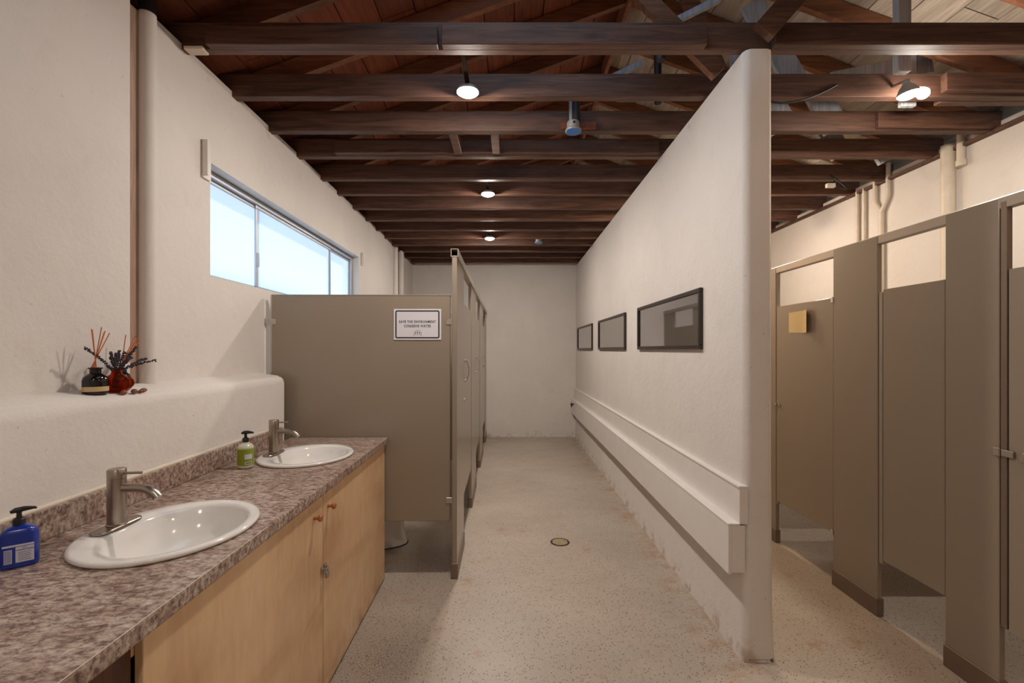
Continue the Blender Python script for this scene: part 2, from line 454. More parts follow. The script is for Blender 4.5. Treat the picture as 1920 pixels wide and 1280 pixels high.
# wooden roller-blind brackets over the window
for (y0, y1, z0, z1) in ((2.335, 2.40, 2.365, 2.56), (4.93, 4.985, 2.40, 2.535)):
    t = thing('blind_bracket', (XL, y0, z0), ('long' if y0 < 3 else 'short') + ' white wooden blind bracket beside the ' + ('near' if y0 < 3 else 'far') + ' upper corner of the window', 'bracket', 'blind brackets over the window')
    b = box(XL, XL + .012, y0, y1, z0, z1, .003)
    obj('plate', b, 'trim_white', t)
    obj('flange', box(XL, XL + .035, y0, y0 + .012, z0 + .01, z1, .003), 'trim_white', t)
# board and pipe in the recess
obj('recess_board', box(XL - .056, XL - .012, 1.874, 2.0, 1.34, 2.93, .003), 'board_brown', wall_left)
obj('recess_board', box(XL - .061, XL - .02, 6.37, 6.42, 0.0, 2.93, .003), 'board_brown', wall_left)
def pipe_v(name, x, y, z0, z1, r, mat, label, cat='pipe', parent=None, n=20):
    return obj(name, tube([(x, y, z0), (x, y, z1)], r, n), mat, parent, smooth=60, label=label if parent is None else None, cat=cat if parent is None else None)
t = thing('drain_stack', (XL + .006, 1.972, 1.32), 'thick white painted vertical pipe rising from the ledge beside the bottles', 'pipe')
pipe_v('pipe', XL + .004, 1.982, 1.325, 2.935, .033, 'plaster_smooth', '', parent=t, n=28)
pipe_v('vent_end', XL + .004, 1.982, 2.935, 3.2, .032, 'cast_iron', '', parent=t, n=28)
t = thing('corner_pipe', (XL, 6.47, 0), 'pair of white painted vertical pipes in the far recess behind the stalls', 'pipe')
pipe_v('pipe', XL - .01, 6.47, 0, 2.94, .05, 'plaster_smooth', '', parent=t)
pipe_v('pipe', XL + .03, 6.72, 0, 2.94, .036, 'plaster_smooth', '', parent=t)
XF = ID

# partition wall ------------------------------------------------------------
PX0, PX1, PY0 = 1.115, 1.252, 2.16
def part_ring(z, out):
    r = .036; pts = [(PX1 + out * .85, YE), (PX0 - out, YE)]
    for k in range(9):
        a_ = math.radians(180 + 90 * k / 8); pts.append((PX0 - out + r + r * math.cos(a_), PY0 - out * .4 + r + r * math.sin(a_)))
    for k in range(9):
        a_ = math.radians(270 + 90 * k / 8); pts.append((PX1 + out * .85 - r + r * math.cos(a_), PY0 - out * .4 + r + r * math.sin(a_)))
    return [(x, y, z) for x, y in pts]
pw = loft([part_ring(0, .016), part_ring(.05, .012), part_ring(.25, .005), part_ring(.9, .001), part_ring(CZ - .01, 0)])
wall_mid = obj('wall_partition', pw, 'plaster', smooth=40, kind='structure', label='white plastered partition wall between the aisle and the right-hand stalls')
obj('chipped_base', box(PX0 + .012, PX1 - .006, PY0 - .006, PY0 + .05, 0, .020, .006), 'stain_dark', wall_mid)
# boxed-in pipe along it: back board, shelf and front boards
tr = thing('trim_1', (1.08, PY0, .42), 'white painted boxed-in ledge running along the partition wall', kind='structure')
TY0 = PY0 - .008
seams = [TY0, 4.47, 6.35, YE - .02]
for a, b_ in zip(seams, seams[1:]):
    obj('back_board', box(1.085, PX0 + .01, a + .001, b_ - .001, .655, .826, .003), 'trim_white', tr)
    obj('front_board', box(1.032, 1.048, a + .0015, b_ - .0015, .418, .648, .003), 'trim_white', tr)
    obj('shelf_board', box(1.030, 1.087, a + .001, b_ - .001, .648, .658, .002), 'trim_white', tr)
obj('end_block', box(1.048, 1.112, TY0 + .003, TY0 + .06, .425, .648, .003), 'trim_white', tr)
obj('bead', box(1.080, PX0 + .01, TY0, YE - .02, .824, .836, .004), 'trim_white', tr)
# other walls
g = RIDGE + .16
bk = prism_xz([(-1.95, -.0), (3.45, -.0), (3.45, RZ0), (RX, g), (-1.95, RZ0)], YE, YE + .2)
obj('wall_end', bk, 'plaster', kind='structure', label='white plastered end wall with the gable above')
bk = prism_xz([(-1.95, -.0), (3.45, -.0), (3.45, RZ0), (RX, g), (-1.95, RZ0)], YB - .2, YB)
obj('wall_back', bk, 'plaster', kind='structure', label='white plastered wall at the near end of the washroom')
wall_right = obj('wall_right', box(XR, XR + .2, YB, YE, 0, RZ0 + .02), 'plaster', kind='structure', label='white plastered outer wall above the right-hand stalls')

# ceiling: joists, rafters, planks --------------------------------------------
ce = bmesh.new()
dk = .145
SKX0, SKX1, SKY0, SKY1 = -0.55, 0.70, 0.60, 2.3          # added unseen skylight opening in the left slope, for daylight on the planks
def slope(xa, xb, ya, yb, f, t=.03, lift=dk, bm=None):
    return prism_xz([(xa, f(xa) + lift), (xb, f(xb) + lift), (xb, f(xb) + lift + t), (xa, f(xa) + lift + t)], ya, yb, bm)
for a in ((-1.95, SKX0, YB - .2, YE + .2), (SKX1, RX, YB - .2, YE + .2), (SKX0, SKX1, YB - .2, SKY0), (SKX0, SKX1, SKY1, YE + .2)):
    slope(*a, zl, bm=ce)
slope(RX, 3.45, YB - .2, YE + .2, zr, bm=ce)
ceil = obj('ceiling', ce, 'deck', kind='structure', label='open timber roof with dark joists, rafters and plank decking')
sk = thing('added_skylight', (SKX0, SKY0, zl(SKX0)), 'added glazed skylight, unseen, near the ridge of the roof', kind='structure')
obj('pane', slope(SKX0 - .03, SKX1 + .03, SKY0 - .03, SKY1 + .03, zl, .008, dk + .031), 'skyglass', sk)

JY = [2.19, 2.62, 3.02, 3.425, 3.87, 4.243, 4.68, 5.10, 5.515, 5.91, 6.29, 6.71, 7.13, 7.55]
JY = [-1.14, -.72, -.30, .12, .54, .95, 1.36, 1.78] + JY
TH = .052
rnd = random.Random(3)
joists = []
for i, y in enumerate(JY):
    th = TH if y != 2.19 else .042
    h = .13 + rnd.uniform(-.008, .01)
    dz = rnd.uniform(0, .006)
    y_ = y + (.022 if y == 2.19 else 0)
    joists.append(obj('joist', box(-1.66, XR + .04, y_ - th / 2, y_ + th / 2, CZ + dz, CZ + dz + h, .003, 1), 'joist', ceil))
def sister(x0, x1, y0, y1, z0, z1): obj('sister_board', box(x0, x1, y0, y1, z0, z1, .003, 1), 'joist', ceil)
sister(-1.44, -.345, 2.146, 2.189, CZ + .002, CZ + .092)
sister(-.325, .93, 2.146, 2.189, CZ + .002, CZ + .094)
sister(1.25, 3.2, 2.146, 2.189, CZ + .001, CZ + .095)
sister(2.5, 3.2, 2.648, 2.69, CZ + .0, CZ + .11)
sister(2.45, 3.2, 2.555, 2.593, CZ + .02, CZ + .12)
sister(-1.3, 1.1, 3.355, 3.398, CZ + .012, CZ + .11)
sister(2.4, 3.2, 2.965, 2.993, CZ + .012, CZ + .11)
# blocking between the joists
for x in (-.385, -.105):
    obj('blocking', box(x - .028, x + .028, 3.047, 3.354, CZ + .004, CZ + .10, .003, 1), 'brace', ceil)
obj('blocking', box(.62, .74, 2.648, 2.668, CZ + .01, CZ + .12, .003, 1), 'brace', ceil)
# shim on the left wall plate
obj('shim', box(-1.56, -1.47, 2.17, 2.22, CZ - .004, CZ + .012, .002, 1), 'paint', ceil)
# wall plates
obj('wall_plate', box(XR - .035, XR + .02, YB, YE, CZ - .014, CZ + .012, .004, 1), 'joist', ceil)
obj('wall_plate', box(-1.80, -1.63, YB, YE, CZ + .02, RZ0 + .03, .004, 1), 'joist', ceil)
# rafters
for i, y in enumerate(JY):
    yy = y + .065
    if yy > YE - .03: continue
    for side in (0, 1):
        if SKY0 < yy < SKY1 and side == 0:
            spans = [(-1.62, SKX0 - .02)]
        else: spans = [(-1.62, RX - .015)] if side == 0 else [(RX + .015, XR + .02)]
        for xa, xb in spans:
            f = zl if side == 0 else zr
            b = prism_xz([(xa, f(xa)), (xb, f(xb)), (xb, f(xb) + .115), (xa, f(xa) + .115)], yy - .02, yy + .02)
            obj('rafter', b, 'rafter', ceil)
obj('ridge_board', box(RX - .014, RX + .014, YB, YE, RIDGE - .03, RIDGE + .11), 'rafter', ceil)
# decking planks
n = 14; rp = random.Random(11)
for k in range(n):
    xa = -1.90 + k * (RX + 1.90) / n; xb = xa + (RX + 1.90) / n - .006
    cuts = [YB, rp.uniform(.2, .8), rp.uniform(2.5, 4.4), rp.uniform(4.9, 6.6), YE]
    for a, b_ in zip(cuts, cuts[1:]):
        segs = [(a, b_)]
        if xb > SKX0 and xa < SKX1: segs = [(a, min(b_, SKY0)), (max(a, SKY1), b_)]
        for (p, q) in segs:
            if q - p < .05: continue
            obj('plank', slope(xa, xb, p + .002, q - .002, zl, .022, .119 + rp.uniform(0, .004)), 'plank_red', ceil)
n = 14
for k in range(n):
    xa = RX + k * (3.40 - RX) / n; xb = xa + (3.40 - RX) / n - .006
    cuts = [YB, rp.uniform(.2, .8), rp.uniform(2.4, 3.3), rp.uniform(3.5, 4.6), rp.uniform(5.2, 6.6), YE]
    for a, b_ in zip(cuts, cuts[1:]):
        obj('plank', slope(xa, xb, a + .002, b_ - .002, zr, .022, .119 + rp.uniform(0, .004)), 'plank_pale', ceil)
# diagonal truss webs and posts; pale ones have daylight and glare painted in
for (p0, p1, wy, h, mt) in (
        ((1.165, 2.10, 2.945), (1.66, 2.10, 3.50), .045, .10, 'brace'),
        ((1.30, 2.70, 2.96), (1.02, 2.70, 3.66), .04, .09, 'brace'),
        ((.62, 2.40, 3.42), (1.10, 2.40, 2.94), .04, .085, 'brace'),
        ((1.62, 3.10, 3.42), (1.86, 3.10, 2.98), .03, .20, 'brace_daylit'),
        ((2.05, 3.10, 3.30), (2.22, 3.10, 2.98), .03, .17, 'brace_daylit'),
        ((1.80, 3.52, 3.40), (2.00, 3.52, 2.98), .03, .15, 'brace_daylit'),
        ((2.42, 3.52, 3.22), (2.56, 3.52, 2.98), .03, .16, 'brace_daylit'),
        ((2.88, 3.52, 3.06), (2.94, 3.52, 2.96), .03, .20, 'brace_daylit'),
        ((1.44, 2.72, 3.55), (1.74, 2.72, 3.02), .025, .14, 'brace_daylit'),
        ((1.95, 2.76, 3.10), (2.55, 2.76, 3.22), .025, .12, 'brace_daylit'),
        ((.70, 2.44, 3.15), (1.12, 2.44, 3.36), .03, .03, 'brace_daylit'),
        ((.55, 2.76, 3.10), (.80, 2.76, 3.22), .03, .03, 'brace_daylit')):
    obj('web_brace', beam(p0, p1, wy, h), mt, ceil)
obj('post', box(2.03, 2.10, 2.38, 2.42, CZ + .02, 3.46, .003, 1), 'brace_daylit', ceil)
obj('post', box(2.34, 2.43, 2.72, 2.75, CZ + .02, 3.30, .003, 1), 'brace_daylit', ceil)
obj('post', box(1.32, 1.37, 2.70, 2.74, CZ + .02, 3.30, .003, 1), 'brace_daylit', ceil)
obj('vent_pipe', tube([(.80, 2.42, CZ + .1), (.80, 2.42, RIDGE)], .022, 16), 'cast_iron', ceil, smooth=60)
obj('vent_pipe', tube([(.92, 2.84, CZ + .1), (.92, 2.84, RIDGE)], .022, 16), 'cast_iron', ceil, smooth=60)

# ================================================================ lamps
def disc_power(watts, r): return watts / (math.pi * math.pi * r * r)
def hall_lamp(x, y, watts, label, z=2.90, tilt=0.0, col=(1.0, 0.90, 0.81, 1), group='round flood lamps between the joists', dome=1.0):
    r = .056
    t = thing('ceiling_lamp', (x, y, z), label, 'lamp', group)
    mt = _emit('lamp_lens', col, disc_power(watts, r))
    rot = Matrix.Translation((x, y, z)) @ Matrix.Rotation(math.radians(-tilt), 4, 'Y')
    b = lathe([(r, .002), (.060, .0), (.060, .010), (.050, .022), (.030, .036), (0, .036)], 0, 0, 0); b.transform(rot)
    obj('housing', b, 'grey_enamel', t, smooth=40)
    b = lathe([(0, -.020 * dome), (.018, -.0188 * dome), (.034, -.0145 * dome), (.047, -.0075 * dome), (.054, -.0015), (r, .004)], 0, 0, 0); b.transform(rot)
    obj('lens', b, mt, t, smooth='all')
    zb = z + .035 + .06 * abs(math.sin(math.radians(tilt)))
    j0 = max(q for q in JY if q < y); j1 = min(q for q in JY if q > y)
    obj('mounting_bar', box(x - .012, x + .012, j0, j1, zb, zb + .008, .002, 1), 'matt_bar', t)
    if tilt: obj('swivel', tube([rot @ Vector((0, 0, .03)), (x, y, zb + .002)], .012, 10), 'grey_enamel', t, smooth=50)
    return t
lamps = [(-.235, 2.51), (-.205, 4.15), (-.265, 5.80), (-.235, -.78)]
for (x, y), q in zip(lamps, ('glowing round flood lamp nearest the viewer, over the basins', 'glowing round flood lamp second along the aisle ceiling', 'glowing round flood lamp farthest down the aisle ceiling', 'glowing round flood lamp behind the viewer')):
    hall_lamp(x, y, LAMP * (0.6 if y < 0 else 1.0), q)
WARM = (1.0, 0.74, 0.50, 1)
GR = 'warm flood lamps over the right-hand side'
def twin_lamp(bx, by, bz, label, flood, bulb, col):
    """a holder with one reflector bulb pointing down and one bare bulb sticking out sideways"""
    t = thing('twin_bulb_lamp', (bx, by, bz), label, 'lamp', 'twin-bulb lamps over the right-hand stalls')
    r = .048
    rot = Matrix.Translation((bx, by, bz)) @ Matrix.Rotation(math.radians(-10), 4, 'Y')
    b = lathe([(0, -.022), (.016, -.0205), (.030, -.0155), (.041, -.008), (.046, -.001), (r, .004)], 0, 0, 0); b.transform(rot)
    obj('flood_bulb', b, _emit('flood_glass', col, disc_power(flood, r)), t, smooth='all')
    b = lathe([(r, .003), (.051, .004), (.050, .012), (.036, .040), (.020, .055), (.020, .075), (0, .075)], 0, 0, 0); b.transform(rot)
    obj('reflector', b, 'grey_enamel', t, smooth=40)
    rot = Matrix.Translation((bx + .075, by + .02, bz + .030)) @ Matrix.Rotation(math.radians(118), 4, 'Y') @ Matrix.Rotation(math.pi, 4, 'X')
    b = lathe([(0, -.052), (.016, -.049), (.026, -.038), (.029, -.026), (.026, -.010), (.018, .008), (.0135, .020), (.0135, .024)], 0, 0, 0, 24); b.transform(rot)
    obj('bare_bulb', b, _emit('bulb_glass', col, bulb / (math.pi * 4 * math.pi * .026 ** 2 * 1.2)), t, smooth='all')
    b = lathe([(.015, .022), (.018, .024), (.018, .055), (0, .055)], 0, 0, 0, 24); b.transform(rot)
    obj('holder', b, 'grey_enamel', t, smooth=40)
    obj('arm', tube([(bx + .02, by, bz + .072), (bx + .03, by + .04, bz + .10), (bx + .03, by + .14, CZ + .06)], .009), 'steel_worn', t, smooth=60)
twin_lamp(2.150, 2.457, 2.858, 'glowing pair of bulbs on one holder over the near right-hand stalls', LAMP_R, 5.0, (1.0, 0.91, 0.80, 1))
twin_lamp(2.150, 4.52, 2.858, 'pair of bulbs over the far right-hand stalls, behind the partition wall', LAMP_R * .7, 4.0, (1.0, 0.92, 0.83, 1))
hall_lamp(1.62, 4.47, LAMP * 1.3, 'added warm flood lamp over the right-hand aisle, unseen behind the partition wall', 2.90, 0, WARM, GR)  # added fill lamp, brightens the right-hand stall doors from out of view
hall_lamp(1.72, .74, 8.5, 'warm flood lamp over the right-hand aisle, beside the viewer', 2.90, 0, (1.0, 0.66, 0.41, 1), GR, 2.0)

# ================================================================ counter, cabinet, basins
XF = LEFT
CT = .915                                           # counter top height
BX = -1.419                                         # back of the counter
SINKS = [(-1.075, 1.425), (-1.088, 2.42)]
ct = thing('countertop', (-1.1, 1.2, CT - .042), 'long brown speckled granite-look countertop along the left wall', 'countertop')
slab = box(BX, -.795, YB + .3, 2.945, CT - .042, CT, .006, 2)
me = bpy.data.meshes.new('slab'); slab.to_mesh(me); slab.free()
so = bpy.data.objects.new('slab_tmp', me); COL.objects.link(so)
cutters = []
for (sx, sy) in SINKS:
    c = lathe([(1, -.1), (1, .1)], 0, 0, 0, 48)
    c.transform(Matrix.Translation((sx, sy, CT)) @ Matrix.Diagonal((.208, .232, 1, 1)))
    bmesh.ops.recalc_face_normals(c, faces=c.faces[:])
    cm = bpy.data.meshes.new('c'); c.to_mesh(cm); c.free()
    co = bpy.data.objects.new('c', cm); COL.objects.link(co); cutters.append(co)
    md = so.modifiers.new('b', 'BOOLEAN'); md.object = co; md.operation = 'DIFFERENCE'; md.solver = 'EXACT'
dg = bpy.context.evaluated_depsgraph_get(); dg.update()
me2 = bpy.data.meshes.new_from_object(so.evaluated_get(dg))
b = bmesh.new(); b.from_mesh(me2)
for o in cutters + [so]: bpy.data.objects.remove(o)
obj('slab', b, 'laminate', ct)
obj('backsplash', box(BX - .0, BX + .02, YB + .3, 2.80, CT + .0005, CT + .092, .004), 'laminate', ct)
obj('edge_seam', tube([(-.7965, YB + .3, CT - .0008), (-.7965, 1.45, CT - .0008)], .0011, 6), 'paint', ct)
obj('caulk', tube([(BX + .004, YB + .3, CT + .095), (BX + .004, 2.80, CT + .095)], .009, 8), 'paint', ct, smooth=60)

cab = thing('vanity_cabinet', (-1.1, 1.9, 0), 'birch plywood vanity cabinet with two wide doors under the countertop', 'cabinet')
b = box(-.850, -.832, .78, .964, .02, CT - .043); box(-1.40, -.85, .94, .964, .0, CT - .06, bm=b)
obj('side_frame', b, 'cab_brown', cab)
b = box(-1.40, -.832, 2.915, 2.935, 0, CT - .043)
obj('end_panel', b, 'ply', cab)
obj('bottom_panel', box(-1.40, -.835, .97, 2.91, .02, .04), 'cab_brown', cab)
obj('face_frame', box(-.845, -.833, .965, 2.91, CT - .09, CT - .043), 'ply', cab)
KN = ((1.845, .797), (1.992, .797))
for k, (y0, y1) in enumerate(((.972, 1.936), (1.941, 2.934))):
    d = obj('door', box(-.831, -.812, y0, y1, .012, CT - .050, .0015, 1), 'ply', cab)
    ky, kz = KN[k]
    pr = [(0, 0), (.0075, 0), (.006, .010), (.0065, .016), (.013, .022), (.0145, .028), (.012, .033), (0, .035)]
    b = lathe(pr, 0, 0, 0, 20); b.transform(Matrix.Translation((-.812, ky, kz)) @ Matrix.Rotation(math.radians(90), 4, 'Y'))
    obj('knob', b, 'knob', d, smooth=40)
    hasp = box(-.812, -.806, *((1.912, 1.934) if k == 0 else (1.943, 1.966)), .535, .562, .002, 1)
    yc = 1.924 if k == 0 else 1.954
    join(hasp, tube([(-.808, yc, .55), (-.797, yc, .553), (-.792, yc + (.01 if k == 0 else -.01), .549)], .004, 8))
    obj('hasp', hasp, 'steel_worn', d)
b = box(-.850, -.84, YB + .32, .74, .0, CT - .043)
obj('open_bay_back', box(-1.40, -1.38, YB + .32, .94, 0, CT - .06), 'cab_brown', cab)
b.free()
# padlock hanging from the hasp
t = thing('padlock', (-.795, 1.939, .50), 'small worn steel padlock on the cabinet door hasp', 'padlock')
obj('body', box(-.800, -.788, 1.926, 1.952, .512, .536, .003), 'steel_worn', t)
obj('shackle', tube([(-.794, 1.930, .534), (-.794, 1.930, .548), (-.794, 1.939, .556), (-.794, 1.948, .548), (-.794, 1.948, .534)], .0028, 8), 'chrome', t, smooth=60)

def basin(sx, sy, label):
    t = thing('basin', (sx, sy, CT), label, 'sink', 'white oval basins')
    N = 64
    def ring(ax, ay, z, ox=0.0): return [(sx + ox + ax * math.cos(2 * math.pi * i / N), sy + ay * math.sin(2 * math.pi * i / N), CT + z) for i in range(N)]
    rings = [ring(.222, .247, .0008), ring(.230, .255, .002), ring(.233, .258, .008), ring(.230, .255, .0135), ring(.222, .247, .0155),
             ring(.196, .226, .0145, .010), ring(.178, .212, .011, .022), ring(.170, .206, .003, .024), ring(.160, .196, -.03, .024), ring(.140, .172, -.075, .024),
             ring(.105, .130, -.112, .020), ring(.055, .068, -.132, .012), ring(.022, .022, -.137, .006), ring(.021, .021, -.15, .006)]
    obj('bowl', loft(rings, False), 'porcelain', t, smooth='all')
    obj('drain', lathe([(0, -.137), (.012, -.1355), (.0215, -.1345), (.0225, -.137), (.0225, -.15), (0, -.15)], sx + .006, sy, CT, 24), 'chrome', t, smooth=40)
    return t
basin(*SINKS[0], 'white oval drop-in basin nearer the viewer, beside the blue soap bottle')
basin(*SINKS[1], 'white oval drop-in basin farther away, beside the green soap bottle')

def faucet(sx, sy, label):
    fx, fy = sx - .175, sy; z = CT + .016
    t = thing('faucet', (fx, fy, z), label, 'faucet', 'brushed nickel single-lever faucets')
    # deck plate: stadium
    N = 32; rings = []
    for s, h in ((1, 0), (1, .004), (.93, .006)):
        rr = []
        for i in range(N):
            a = 2 * math.pi * i / N
            cy = .055 if math.sin(a) >= 0 else -.055
            rr.append((fx + .027 * s * math.cos(a), fy + cy + (.027 * s) * math.sin(a), z + h))
        rings.append(rr)
    obj('deck_plate', loft(rings), 'nickel', t, smooth=40)
    obj('body', lathe([(0, .004), (.027, .004), (.0275, .008), (.0245, .010), (.0245, .148), (.0235, .1485), (.0235, .1505), (.0245, .151), (.0245, .176), (.0225, .1785), (0, .1785)], fx, fy, z, 40), 'nickel', t, smooth=40)
    pts = [(fx + .015, fy, z + .118), (fx + .06, fy, z + .118), (fx + .085, fy, z + .1165), (fx + .104, fy, z + .110), (fx + .118, fy, z + .100), (fx + .128, fy, z + .088)]
    obj('spout', tube(pts, [.0135, .0135, .0135, .0135, .0135, .0135], 20), 'nickel', t, smooth=50)
    obj('lever', tube([(fx + .018, fy, z + .165), (fx + .026, fy, z + .165), (fx + .078, fy, z + .166)], [.0045, .004, .004], 12), 'nickel', t, smooth=50)
    return t
faucet(*SINKS[0], 'brushed nickel faucet on the basin nearer the viewer')
faucet(*SINKS[1], 'brushed nickel faucet on the basin farther away')

# ---- blue soap bottle
def rrect(w, d, r, n=6):
    pts = []
    for cx, cy, a0 in ((w - r, d - r, 0), (-(w - r), d - r, 90), (-(w - r), -(d - r), 180), (w - r, -(d - r), 270)):
        for k in range(n + 1):
            a = math.radians(a0 + 90 * k / n); pts.append((cx + r * math.cos(a), cy + r * math.sin(a)))
    return pts
def pump(t, z, s=1.0, ang=0.0):
    b = lathe([(0, 0), (.0145 * s, 0), (.0155 * s, .004), (.0155 * s, .017), (.012 * s, .021), (.0075 * s, .022), (.006 * s, .036), (.0075 * s, .037), (.0085 * s, .042), (0, .044)], 0, 0, z, 20)
    obj('pump_collar', b, 'black_plastic', t, smooth=40, local=True)
    b = tube([(-.020 * s, 0, z + .042), (-.008 * s, 0, z + .046), (.012 * s, 0, z + .0475), (.036 * s, 0, z + .046), (.040 * s, 0, z + .042)], [.0045, .0085, .008, .0045, .003], 12)
    b.transform(Matrix.Translation((0, 0, 0)) @ Matrix.Rotation(ang, 4, 'Z'))
    obj('pump_spout', b, 'black_plastic', t, smooth=50, local=True)
bl = thing('soap_dispenser', (-1.312, 1.198, CT + .001), 'blue pump soap bottle with a white label beside the nearer basin', 'soap bottle', rotz=math.radians(38))
rings = []
for s, h in ((.90, 0), (.98, .003), (1.0, .008), (1.0, .085), (.985, .098), (.93, .110), (.80, .121), (.58, .128), (.34, .132), (.33, .137)):
    k = max(0.0, (h - .085) / .05)
    rings.append([(x * s, y * (s if h < .1 else min(1, s * 1.15)), h) for x, y in rrect(.047, .027, .020)])
obj('bottle', loft(rings), 'blue_plastic', bl, smooth=50, local=True)
pump(bl, .135, 1.0, math.radians(8))
def label_wrap(y0, y1, z0, z1, mat, t, r=.0472, name='label', off=0.0006):
    """flat print on the front face of the bottle, local x from y0 to y1"""
    b = box(y0, y1, -.0270 - off, -.0268, z0, z1); return obj(name, b, mat, t, local=True)
lab = label_wrap(-.004, .038, .018, .068, 'label_white', bl)
label_wrap(-.030, -.012, .018, .062, 'label_white', bl)
label_wrap(-.034, .038, .070, .076, 'label_white', bl)
def ltext(body, size, x, z, mat, t, off=.0011, **kw):
    b = Matrix.Translation((x, -.0270 - off, z)) @ Matrix.Rotation(math.radians(90), 4, 'X')
    global XF
    k = XF; XF = ID
    o = text_mesh(body, size, mat, t, WM[t.name] @ b, thick=.0002, **kw); XF = k
    return o
ltext('ORGANIC SUGAR', .0058, .017, .0575, 'label_blue', bl, xs=.85)
ltext('4-IN-1', .0052, .017, .0640, 'label_blue', bl)
for i in range(5): label_wrap(.002, .032 - .003 * (i % 2), .024 + .0062 * i, .0252 + .0062 * i, 'label_blue', bl, name='print_line', off=.0010)
for i in range(6): label_wrap(-.0285 + .0027 * i, -.0275 + .0027 * i, .020, .060, 'label_blue', bl, name='print_line', off=.0010)

bl.scale = (.80, .80, .80)

# ---- green soap bottle
gs = thing('soap_dispenser', (-1.285, 2.195, CT + .001), 'green pump soap bottle with a clear shoulder beside the farther basin', 'soap bottle', rotz=math.radians(20))
obj('bottle', lathe([(0, 0), (.030, 0), (.034, .003), (.0345, .014), (.0345, .092), (.0355, .095), (.0345, .099), (.030, .108), (.020, .115), (.016, .118), (.016, .122), (0, .122)], 0, 0, 0, 32), 'clear_plastic', gs, smooth=40, local=True)
obj('wrap_label', lathe([(.0347, .014), (.0354, .0145), (.0354, .091), (.0347, .0915)], 0, 0, 0, 40), 'green_label', gs, smooth=40, local=True)
def cyl_patch(r, a0, a1, z0, z1, n=8):
    b = bmesh.new(); lo = []; hi = []
    for i in range(n + 1):
        a = math.radians(a0 + (a1 - a0) * i / n)
        lo.append(b.verts.new((r * math.cos(a), r * math.sin(a), z0))); hi.append(b.verts.new((r * math.cos(a), r * math.sin(a), z1)))
    for i in range(n): b.faces.new((lo[i], lo[i + 1], hi[i + 1], hi[i]))
    return b
obj('label_panel', cyl_patch(.0358, -88, -34, .044, .068), 'label_white', gs, local=True)
obj('label_panel', cyl_patch(.0358, -86, -34, .018, .032), 'label_white', gs, local=True)
obj('label_panel', cyl_patch(.0361, -80, -38, .021, .030), 'green_label', gs, local=True)
pump(gs, .121, .95, math.radians(-20))

# ---- diffuser bottles, reeds and lavender on the ledge
LZ = 1.3245
def ledge_z(x): return 1.318 + (-1.47 - x) / .112 * .020 if x < -1.47 else 1.318
b1 = (-1.500, 1.632); b2 = (-1.492, 1.712); b3 = (-1.525, 1.775)
t = thing('diffuser_bottle', (b1[0], b1[1], ledge_z(b1[0])), 'black apothecary bottle with a cream label band, left of the red bottle', 'bottle')
obj('glass', lathe([(0, .0), (.034, .0), (.0365, .004), (.0365, .05), (.033, .060), (.022, .070), (.0165, .074), (.0165, .088), (.021, .090), (.021, .094), (.014, .095), (.013, .08), (0, .08)], *b1, ledge_z(b1[0]), 36), 'black_glass', t, smooth=40)
obj('label', lathe([(.0366, .010), (.0370, .0103), (.0370, .0267), (.0366, .027)], *b1, ledge_z(b1[0]), 36), 'cream_label', t, smooth=40)
ORD6 = ['leftmost', 'second', 'third', 'fourth', 'fifth', 'rightmost']
def reed(base, dx, dy, L, label, group):
    b0 = Vector(base); d = Vector((dx, dy, 1)).normalized()
    obj('reed', tube([b0, b0 + d * L], .0016, 6), 'reed', label=label, cat='reed', group=group)
lz1 = ledge_z(b1[0])
for q, (dx, dy) in enumerate(((.02, -.16), (-.10, .0), (.10, .10), (.05, .30), (-.02, .40), (.12, .46))):
    reed((b1[0] - dx * .04, b1[1] - dy * .04, lz1 + .081), dx, dy, .155 + random.uniform(-.01, .012), 'thin orange reed standing in the black bottle, ' + ORD6[q] + ' of its six', 'reeds in the black diffuser bottle')
# red amber pot
t = thing('amber_vase', (b2[0], b2[1], ledge_z(b2[0])), 'round red amber glass vase holding dried lavender on the ledge', 'vase')
z2 = ledge_z(b2[0])
b = lathe([(0, 0), (.028, 0), (.036, .006), (.043, .024), (.041, .044), (.030, .060), (.018, .068), (.0155, .078), (.019, .086), (.015, .086), (.012, .078), (.015, .066), (.026, .058), (.037, .043), (.039, .024), (.033, .008), (0, .004)], *b2, z2, 40)
obj('glass', b, 'amber', t, smooth='all')
b = lathe([(0, -.024), (.012, -.021), (.021, -.011), (.024, 0), (.021, .011), (.012, .021), (0, .024)], b2[0] + .020, b2[1] + .022, z2 + .034, 24)
obj('glass_bulge', b, 'amber', t, smooth='all')
t = thing('diffuser_bottle', (b3[0], b3[1], ledge_z(b3[0])), 'smoky dark diffuser bottle half hidden behind the red vase', 'bottle')
z3 = ledge_z(b3[0])
obj('glass', lathe([(0, 0), (.027, 0), (.029, .004), (.029, .046), (.024, .058), (.015, .066), (.015, .078), (.019, .080), (.019, .084), (.012, .085), (.011, .07), (0, .07)], *b3, z3, 32), 'smoke_glass', t, smooth=40)
obj('label', cyl_patch(.0294, -70, 10, .010, .032), 'cream_label', t) if False else None
lb = cyl_patch(.0294, -75, -15, .008, .030); lb.transform(Matrix.Translation((b3[0], b3[1], z3))); obj('label', lb, 'cream_label', t)
for q, (dx, dy) in enumerate(((.05, .10), (.14, .42), (.20, .50), (.16, .58), (.24, .66), (.20, .76))):
    reed((b3[0] - dx * .03, b3[1] - dy * .03, z3 + .071), dx, dy, .150 + random.uniform(-.01, .015), 'thin orange reed leaning out of the smoky bottle, ' + ORD6[q] + ' of its six', 'reeds in the smoky diffuser bottle')
